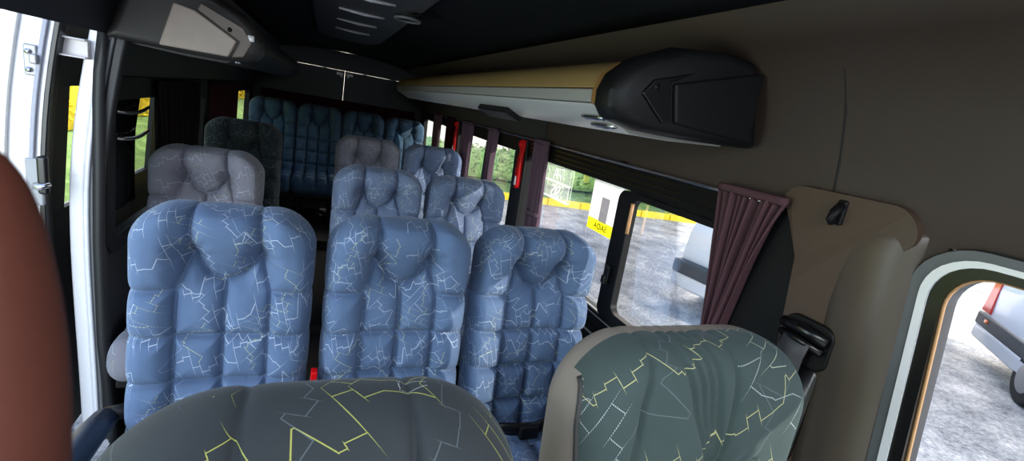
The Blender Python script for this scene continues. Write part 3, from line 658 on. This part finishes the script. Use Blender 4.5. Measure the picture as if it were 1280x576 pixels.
b = MB(); b.tube([(0.16 + 0.05 * math.cos(a), -0.52 + 0.05 * math.sin(a), -0.03) for a in np.linspace(0, 2 * PI, 25)], 0.006, 6); b.build('speaker_ring', GREYP, cc)

# ------------------------------------------------------------------ curtain rails and curtains
b = MB(); b.tube([(xr(1.464) - 0.036, y, 1.464) for y in np.linspace(0.80, 5.5, 20)], 0.0055, 8); rl = b.build('curtain_rail', CHROME); tag(rl, 'thin chrome curtain rail above the right-hand windows', 'curtain rail')
for yb_ in (0.80, 1.49, 2.9, 4.4):
    b = MB(); b.box((xr(1.464) - 0.022, yb_, 1.464), (0.03, 0.02, 0.02)); b.build('rail_bracket', BLACK, rl, bevel=0.003)
def curtain(yt0, yt1, zt, yb0, yb1, zb, f, folds, mat, label, group, depth=0.016, tie=None, mid=None):
    sg = -1 if f is xr else 1
    nu, nv = folds * 10 + 1, 26; vs = []
    rs = [random.uniform(0.7, 1.3) for _ in range(folds + 2)]; ph0 = random.uniform(0, 6)
    for j in range(nv):
        v = j / (nv - 1); z = zt + (zb - zt) * v; e = v * v * (3 - 2 * v) if tie is None else v ** 0.85
        a = yt0 + (yb0 - yt0) * e; c = yt1 + (yb1 - yt1) * e
        for i in range(nu):
            u = i / (nu - 1); amp = depth * rs[int(u * folds)] * (0.55 + 0.45 * math.sin(PI * min(1, v * 2 + .2) / 2))
            d = 0.034 + amp * (1 + math.sin(2 * PI * folds * u + ph0 + 0.5 * math.sin(3 * v))) + 0.003 * math.sin(9 * u + 5 * v)
            vs.append((f(z) + sg * d, a + (c - a) * u + 0.004 * math.sin(14 * u + 4 * v), z))
    b = MB(); b.add(vs, [(j * nu + i, j * nu + i + 1, (j + 1) * nu + i + 1, (j + 1) * nu + i) for j in range(nv - 1) for i in range(nu - 1)])
    root = empty('curtain', (f(zt) + sg * 0.03, (yt0 + yt1) / 2, zb)); o = b.build('cloth', mat, root, recalc=False, solid=0.002); o.location = -Vector(root.location)
    h = MB(); h.tube([(f(zt) + sg * (0.036 + depth), y, zt + 0.002) for y in np.linspace(min(yt0, yt1), max(yt0, yt1), 12)], 0.008, 8, 1.4); q = h.build('heading_tape', mat, root); q.location = -Vector(root.location)
    if tie:
        h = MB(); yc = (yb0 + yb1) / 2; w = abs(yb1 - yb0) / 2 + 0.006
        h.tube([(f(tie) + sg * (0.034 + depth + (depth + .008) * math.sin(a)), yc + w * math.cos(a), tie) for a in np.linspace(0, 2 * PI, 17)], 0.007, 8, 1.8); q = h.build('tieback', mat, root); q.location = -Vector(root.location)
    return tag(root, label, 'curtain', group)
RG, LG = 'curtains on the right-hand windows', 'curtains on the left-hand windows'
curtain(0.765, 0.978, 1.476, 0.876, 0.902, 1.00, xr, 9, CURTP, 'plum-brown pleated curtain swept to a narrow tie, beside the belt pillar', RG, 0.018, tie=1.02)
curtain(2.09, 2.25, 1.466, 2.09, 2.21, 0.95, xr, 5, CURT, 'mauve curtain hanging beside the near red hammer, left of the stickered glass', RG, 0.016, tie=1.10)
curtain(2.86, 3.04, 1.462, 2.89, 3.02, 0.90, xr, 5, CURT, 'mauve curtain in the middle of the second window from the front', RG)
curtain(3.42, 3.72, 1.462, 3.46, 3.70, 0.90, xr, 6, CURT, 'mauve curtain at the rear end of the second window, beside the far red hammer', RG)
curtain(3.98, 4.19, 1.462, 4.00, 4.17, 0.90, xr, 5, CURTR, 'dark red curtain at the front end of the rearmost right window', RG)
curtain(4.50, 4.80, 1.462, 4.52, 4.78, 0.90, xr, 6, CURT, 'mauve curtain at the far rear end of the right-hand windows', RG, 0.010)
curtain(2.50, 3.20, 1.44, 2.58, 3.16, 0.82, xl, 14, CURTK, 'black-brown curtain drawn over most of the near left window', LG)
curtain(3.56, 4.62, 1.44, 3.50, 4.66, 0.82, xl, 20, CURTR, 'dark red curtain drawn over most of the far left window', LG, 0.007)
# curtain on the opened sliding door
fd = lambda z: sdx(z) - 0.01
curtain(2.26, 2.75, 1.46, 2.40, 2.75, 0.86, lambda z: sdx(z) - 0.012, 8, CURTK, 'dark curtain on the opened sliding door window', 'sliding door curtain', 0.008)
# rear curtain
b = MB(); vs = []; nu = 161
for z in (0.9, 1.42):
    for i in range(nu): u = i / (nu - 1); vs.append((-0.62 + 1.62 * u, 5.70 - 0.008 * math.sin(u * 150), z))
b.add(vs, [(i, i + 1, nu + i + 1, nu + i) for i in range(nu - 1)])
tag(b.build('curtain', CURTR, recalc=False, solid=0.002), 'dark red curtain across the rear door windows behind the rear bench', 'curtain')
# chrome tubes added for reflection streaks in the near left window
for zz, lab in ((1.335, 'upper of two short chrome bars across the near left window'), (1.235, 'lower of two short chrome bars across the near left window')):
    b = MB(); b.tube([(xl(zz) + 0.02 + 0.008 * math.sin(PI * t), 2.15 + 0.33 * t, zz - 0.012 * math.sin(PI * t)) for t in np.linspace(0, 1, 9)], 0.007, 8); tag(b.build('window_bar', CHROME), lab, 'bar', 'chrome window bars')

# ------------------------------------------------------------------ emergency hammers
def hammer(y, z, label):
    root = empty('emergency_hammer', (xr(z) - 0.03, y, z)); tag(root, label, 'hammer', 'red emergency hammers')
    L = [(0.0, 0.026), (-0.02, 0.030), (-0.045, 0.028), (-0.065, 0.020), (-0.10, 0.017), (-0.16, 0.018), (-0.22, 0.021), (-0.262, 0.020), (-0.272, 0.012)]
    b = MB(); b.sweep([[(-0.020, yy * w, zz_) for yy in (-1, 1)][0:1] + [(-0.026, -w * 0.6, zz_), (-0.026, w * 0.6, zz_), (-0.016, w, zz_), (0.012, w, zz_), (0.012, -w, zz_)] for zz_, w in L]); b.build('holder', RED, root, bevel=0.003)
    b = MB(); b.sphere((-0.026, 0, -0.024), (0.016, 0.022, 0.022)); b.build('hammer_head', RED, root)
    for k in range(9):
        pass
    b = MB()
    for k in range(10): b.box((-0.024, 0.014, -0.09 - 0.0125 * k), (0.012, 0.010, 0.006))
    b.build('grip_ribs', RED, root, bevel=0.001)
    b = MB(); b.prism([(0.006, -0.205), (-0.004, -0.205), (-0.010, -0.255), (0.010, -0.255)], lambda yy, zz_, t: (t, yy, zz_), -0.030, -0.016); b.build('white_tab', WHITEP, root)
    return root
hammer(2.42, 1.452, 'red emergency hammer on the black pillar between the first and second windows')
hammer(3.88, 1.452, 'far red emergency hammer on the pillar before the rearmost window')

# ------------------------------------------------------------------ pillar fittings
hk = empty('coat_hook', (xr(1.49) - 0.034, 0.65, 1.485)); tag(hk, 'black coat hook on the taupe pillar panel', 'coat hook')
b = MB(); b.box((-0.004, 0, 0), (0.010, 0.022, 0.055)); b.build('plate', BLACK, hk, bevel=0.006)
b = MB(); b.tube([(-0.006, 0, 0.015), (-0.022, 0, 0.0), (-0.028, 0, -0.018), (-0.022, 0, -0.026)], [0.010, 0.010, 0.009, 0.006], 10); b.build('hook', BLACK, hk)
bt = empty('seat_belt', (xr(1.19) - 0.034, 0.635, 1.185)); tag(bt, 'black shoulder belt and guide on the pillar beside the teal-grey front seat', 'seat belt')
b = MB(); b.prism(rrect(-0.062, 0.058, -0.055, 0.052, 0.028), lambda y, z, t: (t, y, z), -0.014, 0.004); b.build('guide_plate', BLACK, bt, bevel=0.005)
b = MB(); b.tube([(-0.022, -0.055, 0.020), (-0.030, 0.0, 0.030), (-0.024, 0.052, 0.026)], 0.013, 10); b.tube([(-0.024, -0.052, -0.005), (-0.032, 0.0, 0.004), (-0.026, 0.05, 0.002)], 0.009, 10); b.build('guide_loop', GLOSSB, bt)
b = MB(); b.sweep([[(x, -0.034 + y, z), (x, 0.030 + y, z), (x - 0.003, 0.030 + y, z), (x - 0.003, -0.034 + y, z)] for x, y, z in [(-0.034, 0.004, 0.004), (-0.036, 0.008, -0.03), (-0.028, 0.014, -0.12), (-0.02, 0.02, -0.30), (-0.02, 0.02, -0.55)]]); b.build('strap', plain('grey_webbing', rgb(58, 58, 62), 0.6), bt)
b = MB(); b.prism(rrect(-0.05, 0.05, -0.30, -0.05, 0.03), lambda y, z, t: (t, y, z), -0.006, 0.006); b.build('slot_recess', GLOSSB, bt)

# ------------------------------------------------------------------ stickers on the glass
st = empty('window_sticker', (xr(1.27) - 0.002, 1.59, 1.265)); tag(st, 'white window sticker with grey doorway symbol and yellow strip, left of the divider', 'sticker')
P = lambda y, z, d: (xr(z + 1.265) - xr(1.265) - d, y, z)
def flat(name, y0, y1, z0, z1, d, mat, par, skew=0.0):
    b = MB(); b.add([P(y0, z0, d), P(y1, z0, d), P(y1 + skew, z1, d), P(y0 + skew, z1, d)], [(0, 1, 2, 3)]); return b.build(name, mat, par, smooth=False)
flat('white_panel', -0.115, 0.105, -0.055, 0.112, 0.001, FILMW, st)
flat('yellow_strip', -0.115, 0.105, -0.105, -0.055, 0.001, FILMY, st)
flat('doorway_symbol', -0.035, 0.025, -0.058, 0.045, 0.002, FILMG, st)
flat('handle_mark', -0.012, 0.012, -0.012, -0.004, 0.003, FILMW, st)
def text(body, size, loc, mat, parent, mirror=True, name='lettering'):
    cu = bpy.data.curves.new(name, 'FONT'); cu.body = body; cu.size = size; cu.align_x = 'CENTER'; cu.align_y = 'CENTER'; cu.offset = 0.0006
    tmp = bpy.data.objects.new('t', cu); C.objects.link(tmp); bpy.context.view_layer.update()
    me = bpy.data.meshes.new_from_object(tmp.evaluated_get(bpy.context.evaluated_depsgraph_get())); bpy.data.objects.remove(tmp)
    o = link(name, me, mat, parent, smooth=False)
    # seen from inside: reading direction runs along +y when mirrored, -y otherwise
    o.matrix_local = Matrix.Translation(loc) @ Matrix(((0, 0, -1, 0), ((1 if mirror else -1), 0, 0, 0), (0, 1, 0, 0), (0, 0, 0, 1)))
    return o
text('SAIDA', 0.034, P(0.0, -0.080, 0.003), FILMK, st)
st2 = empty('window_sticker', (xr(1.29) - 0.002, 2.03, 1.29)); tag(st2, 'faint white outlined lettering sticker on the glass beside the mauve curtain', 'sticker')
b = MB(); P2 = lambda q: (xr(1.29 + q[1]) - xr(1.29) - 0.001, q[0], q[1])
def rect_ring(y0, y1, z0, z1, w):
    o_ = [(y0, z0), (y1, z0), (y1, z1), (y0, z1)]; i_ = [(y0 + w, z0 + w), (y1 - w, z0 + w), (y1 - w, z1 - w), (y0 + w, z1 - w)]
    b.add([P2(q) for q in o_ + i_], [(k, (k + 1) % 4, 4 + (k + 1) % 4, 4 + k) for k in range(4)])
rect_ring(-0.13, 0.14, -0.085, 0.085, 0.008); rect_ring(-0.13, 0.14, -0.004, 0.004, 0.004)
b.build('outline', FILMW, st2, smooth=False)
b = MB(); b.add([P2(q) for q in ((-0.13, -0.085), (0.14, -0.085), (0.14, 0.085), (-0.13, 0.085))], [(0, 1, 2, 3)]); b.build('film', FILMT, st2, smooth=False)
text('TA', 0.085, (-0.003, 0.0, 0.042), FILMW, st2); text('SIS', 0.085, (-0.003, 0.0, -0.045), FILMW, st2)

# ------------------------------------------------------------------ photographer's finger at the lens
CAM = Vector((0, 0, 1.56)); YAW, PIT, ROL, FPX = math.radians(23.745), math.radians(13.481), math.radians(10.151), 578.63
Fv = Vector((math.sin(YAW) * math.cos(PIT), math.cos(YAW) * math.cos(PIT), -math.sin(PIT))); R0 = Vector((math.cos(YAW), -math.sin(YAW), 0)); U0 = R0.cross(Fv)
Rv = math.cos(ROL) * R0 + math.sin(ROL) * U0; Uv = -math.sin(ROL) * R0 + math.cos(ROL) * U0
def hp(r, u, f): return CAM + Rv * r + Uv * u + Fv * f
def skin_obj(name, mat, pts, edges, rad, parent=None, root=0):
    me = bpy.data.meshes.new(name); me.from_pydata([tuple(p) for p in pts], edges, [])
    o = bpy.data.objects.new(name, me); C.objects.link(o)
    o.modifiers.new('k', 'SKIN'); m2 = o.modifiers.new('u', 'SUBSURF'); m2.levels = m2.render_levels = 3
    if not me.skin_vertices: me.skin_vertices.new()
    for i, r in enumerate(rad):
        me.skin_vertices[0].data[i].radius = (r, r) if not isinstance(r, tuple) else r
    me.skin_vertices[0].data[root].use_root = True
    bpy.context.view_layer.update()
    ev = bpy.data.meshes.new_from_object(o.evaluated_get(bpy.context.evaluated_depsgraph_get()))
    bpy.data.objects.remove(o); return link(name, ev, mat, parent)
S = 0.058
pts = [hp(-0.095, -0.165, 0.035), hp(-0.085, -0.115, 0.045),             # wrist, palm
       hp(-0.078, -0.075, 0.052), hp(-0.0680, -0.045, S), hp(-0.0682, -0.016, S), hp(-0.0705, 0.002, S), hp(-0.0730, 0.013, S),   # index finger up along the lens
       hp(-0.105, -0.072, 0.045), hp(-0.108, -0.045, 0.06), hp(-0.10, -0.06, 0.085),   # middle, curled
       hp(-0.125, -0.078, 0.04), hp(-0.13, -0.055, 0.055), hp(-0.12, -0.068, 0.078),
       hp(-0.143, -0.09, 0.035), hp(-0.148, -0.07, 0.048), hp(-0.138, -0.08, 0.068),
       hp(-0.058, -0.120, 0.06), hp(-0.045, -0.098, 0.075), hp(-0.042, -0.080, 0.085)]
eds = [(0, 1), (1, 2), (2, 3), (3, 4), (4, 5), (5, 6), (1, 7), (7, 8), (8, 9), (1, 10), (10, 11), (11, 12), (1, 13), (13, 14), (14, 15), (1, 16), (16, 17), (17, 18)]
rad = [0.024, 0.030, 0.0125, 0.0100, 0.0102, 0.0092, 0.0062, 0.011, 0.0095, 0.0075, 0.0105, 0.009, 0.007, 0.0095, 0.008, 0.0065, 0.013, 0.011, 0.008]
hd = skin_obj('hand', SKIN, pts, eds, rad); tag(hd, "brown hand with a finger raised close beside the lens, at the left edge", 'hand')

# ------------------------------------------------------------------ outside
GZ = -0.62
b = MB(); N = 60
b.add([(-3.2, -10, GZ), (45, -10, GZ), (45, 60, GZ), (-3.2, 60, GZ)], [(0, 1, 2, 3)]); tag(b.build('ground', GROUND, smooth=False), kind='structure')
b = MB(); LX = [(-3.2, GZ), (-3.5, GZ + 0.08), (-4.0, -0.2), (-12, -0.1)]
b.add([(x, y, z) for x, z in LX for y in (-8, 60)], [(2 * k, 2 * k + 1, 2 * k + 3, 2 * k + 2) for k in range(3)]); tag(b.build('lawn', GRASS), 'green lawn seen through the left windows', 'grass', kind='stuff')
# curb line from (3.5,11.8) to (24,9)
cx = lambda t: (2.0 + 24 * t, 12.0 - 2.9 * t)
b = MB()
dirv = Vector((24, -2.9, 0)).normalized(); nrm = Vector((-dirv.y, dirv.x, 0))
for k in range(24):
    c0 = Vector((2.0, 12.0, GZ + 0.08)) + dirv * (k + 0.5) * 1.0
    b.box(c0, (0.985, 0.16, 0.2), Matrix.Rotation(math.atan2(dirv.y, dirv.x), 3, 'Z'))
tag(b.build('curb', CURBY, bevel=0.02, smooth=False), 'yellow painted concrete curb along the far edge of the asphalt', 'curb')
b = MB(); nn = 60; vs = []
for j, (dn, z) in enumerate(((0.08, 0.10), (1.2, 0.25), (2, 0.32), (3.5, 0.4), (9, 0.5))):
    for i in range(nn + 1):
        p = Vector((-2.0, 12.5, GZ)) + dirv * (i * 34 / nn) + nrm * dn; vs.append((p.x, p.y, GZ + z + 0.06 * math.sin(i * 1.7 + j)))
b.add(vs, [(j * (nn + 1) + i, j * (nn + 1) + i + 1, (j + 1) * (nn + 1) + i + 1, (j + 1) * (nn + 1) + i) for j in range(4) for i in range(nn)])
tag(b.build('grass_bank', GRASS), 'sunny green grass bank rising behind the yellow curb', 'grass', kind='stuff')
def hedge(name, mat, p0, p1, wd, h, n, label, leaf=0.12, seed=1):
    rn = random.Random(seed); b = MB(); d = Vector(p1) - Vector(p0); Ln = d.length; d.normalize(); nr = Vector((-d.y, d.x, 0)); K = int(Ln / 0.5); prof = [(-.5, 0), (-.52, .5), (-.44, .85), (-.2, 1), (.2, 1), (.44, .85), (.52, .5), (.5, 0)]
    b.sweep([[Vector(p0) + d * (Ln * i / K) + nr * (wd * a * (1 + .1 * math.sin(i * 1.3 + a))) + Vector((0, 0, h * c * (1 + .06 * math.sin(i * .9) + .04 * math.sin(i * 2.3)))) for a, c in prof] for i in range(K + 1)])
    for _ in range(n):
        i = rn.uniform(0, Ln); k = rn.randrange(len(prof) - 1); t = rn.random(); a = prof[k][0] * (1 - t) + prof[k + 1][0] * t; c = prof[k][1] * (1 - t) + prof[k + 1][1] * t
        o_ = Vector(p0) + d * i + nr * (wd * a * rn.uniform(1, 1.15)) + Vector((0, 0, h * c * rn.uniform(.98, 1.12)))
        q = Matrix.Rotation(rn.uniform(0, 6), 3, 'Z') @ Matrix.Rotation(rn.uniform(-1.3, 1.3), 3, 'X'); L = leaf * rn.uniform(.6, 1.3)
        b.add([o_ + q @ Vector(v) for v in ((-L * .5, 0, 0), (0, -L * .3, 0.02), (L * .5, 0, 0), (0, L * .3, 0.02))], [(0, 1, 2, 3)])
    return tag(b.build(name, mat, recalc=False), label, 'hedge')
h0p = Vector((-1.5, 14.3, GZ + 0.34)); hedge('hedge', HEDGE, h0p, h0p + dirv * 32, 1.3, 0.8, 9000, 'long green hedge on the bank behind the yellow curb', seed=3)
b = MB(); b.box((17.5, 24, 1.6), (38, 0.3, 4.6)); tag(b.build('boundary_wall', PALE, smooth=False), 'pale sunlit wall beyond the hedge', 'wall')
hedge('hedge', YLEAF, (-5.6, 4, -0.16), (-5.6, 40, -0.16), 2.0, 3.0, 14000, 'tall yellow-leaved hedge beyond the lawn, seen through the left windows', 0.14, seed=5)
# parked vehicles
def vehicle(name, loc, rz, H, body, label, Lh=4.6, W=1.85, lamps=True, axle=0.9):
    """local +x is forward; rear face at x=0; near side y=-W/2"""
    root = empty(name, loc, rz); tag(root, label, 'van', 'parked white vehicles')
    prof = [(0.03, 0.42), (0.0, 0.75), (0.03, 1.05), (0.10, H - 0.12), (0.26, H), (Lh * .62, H), (Lh * .78, 1.08), (Lh - .1, 0.92), (Lh, 0.7), (Lh, 0.34), (0.1, 0.34)]
    b = MB(); ws = ((-W / 2 + .06, 0.985), (-W / 2, 1.0), (W / 2, 1.0), (W / 2 - .0, 1.0))
    b.prism(prof, lambda x, z, t: (x, t * (1 - 0.12 * max(0, z - 1.0)), z), -W / 2, W / 2); bd = b.build('body', body, root, bevel=0.07, seg=4)
    for sg in (-1, 1):
        b = MB(); b.prism([(0.25, 0.95), (0.32, H - .16), (Lh * .6, H - .12), (Lh * .72, 1.0), (Lh * .72, .95)], lambda x, z, t: (x, sg * (W / 2 * (1 - 0.12 * max(0, z - 1.0)) + t), z), -0.02, 0.006)
        if sg > 5: b.build('side_window', VANG, root)
    b = MB(); b.box((Lh / 2 - .05, 0, 0.56), (Lh + .14, W + .04, 0.20)); b.build('rub_strip', DGREY, root, bevel=0.04)
    b = MB(); b.box((Lh / 2 - .05, 0, 0.37), (Lh + .1, W + .03, 0.22)); b.build('sill', body, root, bevel=0.05)
    for sg in (-1, 1):
        b = MB()
        if lamps: b.prism([(-0.04, 0.68), (-0.005, 1.16), (0.20, 1.16), (0.26, 0.68)], lambda x, z, t: (x, sg * (W / 2 * (1 - 0.12 * max(0, z - 1.0)) + t), z), -0.16, 0.02); b.build('tail_lamp', REDL, root, bevel=0.015)
        b = MB()
        if lamps: b.box((0.28, sg * (W / 2 + .022), 0.575), (0.12, 0.012, 0.045)); b.build('side_reflector', ORNG, root)
        for x in (axle, Lh - 0.85):
            b = MB(); b.tube([(x, sg * (W / 2 - .20), 0.31), (x, sg * (W / 2 + .012), 0.31)], 0.31, 26); w = b.build('wheel', TYRE, root, bevel=0.03)
            b = MB(); b.tube([(x, sg * (W / 2 + .0), 0.31), (x, sg * (W / 2 + .022), 0.31)], [0.20, 0.17], 20); b.build('wheel_cover', SILVER, w)
    b = MB(); b.box((0.0, 0, 1.0), (0.04, 0.9, 0.012)); b.box((0.0, 0, 0.92), (0.04, 0.9, 0.012)); b.build('door_trim', GREYP, root)
    b = MB(); b.prism([(0.05, 1.12), (0.085, H - .18), (0.11, H - .18), (0.08, 1.12)], lambda x, z, t: (x - 0.012, t, z), -0.0, 0.01); 
    return root
vehicle('parked_van', (9.57, 2.47, GZ), math.radians(-142), 1.95, VSILV, 'white van with a red tail lamp and dark side strip outside the driver door window', axle=1.7)
vehicle('parked_van', (5.05, 4.1, GZ), math.radians(8), 1.42, WHITEP, 'low white van standing outside the window beside the plum-brown curtain', lamps=False)

# ------------------------------------------------------------------ light and camera
w = bpy.data.worlds.new('World'); bpy.context.scene.world = w; w.use_nodes = True; nt = w.node_tree; nt.nodes.clear()
out = nt.nodes.new('ShaderNodeOutputWorld'); bg = nt.nodes.new('ShaderNodeBackground'); sk = nt.nodes.new('ShaderNodeTexSky')
sk.sky_type = 'NISHITA'; sk.sun_disc = False; sk.sun_elevation = math.radians(42); sk.sun_rotation = math.radians(60); sk.air_density = 1.2; sk.dust_density = 3.0
nt.links.new(sk.outputs[0], bg.inputs[0]); nt.links.new(bg.outputs[0], out.inputs[0]); bg.inputs[1].default_value = 0.6
def lamp(name, kind, loc, direction, energy, col, size=None):
    l = bpy.data.lights.new(name, kind); l.energy = energy; l.color = col; o = bpy.data.objects.new(name, l); C.objects.link(o); o.location = loc
    o.rotation_euler = Vector(direction).to_track_quat('-Z', 'Y').to_euler()
    if kind == 'AREA': l.shape = 'RECTANGLE'; l.size, l.size_y = size
    if kind == 'SUN': l.angle = math.radians(0.6)
    return o
lamp('sun', 'SUN', (6, -8, 6), (-0.38, 0.75, -0.28), 10.0, (1.0, 0.94, 0.84))
wl_ = lamp('windscreen_daylight', 'AREA', (0.15, -0.40, 1.80), (0, 1.0, -0.75), 17, (0.84, 0.92, 1.0), (1.4, 0.35)); wl_.data.spread = math.radians(120)
lamp('door_daylight', 'AREA', (-1.5, 0.7, 1.35), (0.72, 0.8, -0.2), 26, (0.86, 0.93, 1.0), (0.9, 1.3))
cam = bpy.data.cameras.new('Camera'); co = bpy.data.objects.new('Camera', cam); C.objects.link(co)
M = Matrix((( Rv.x, Uv.x, -Fv.x, CAM.x), (Rv.y, Uv.y, -Fv.y, CAM.y), (Rv.z, Uv.z, -Fv.z, CAM.z), (0, 0, 0, 1)))
co.matrix_world = M
cam.sensor_fit = 'HORIZONTAL'; cam.sensor_width = 36; cam.lens = 36 * FPX / 1280; cam.clip_start = 0.005; cam.clip_end = 300
cam.dof.use_dof = True; cam.dof.focus_distance = 1.6; cam.dof.aperture_fstop = 20
bpy.context.scene.camera = co
vs_ = bpy.context.scene.view_settings; vs_.view_transform = 'Standard'; vs_.look = 'None'; vs_.exposure = 0.0
bpy.context.scene.cycles.max_bounces = 8; bpy.context.scene.cycles.diffuse_bounces = 4; bpy.context.scene.cycles.transparent_max_bounces = 12
bpy.context.scene.cycles.sample_clamp_indirect = 4.0
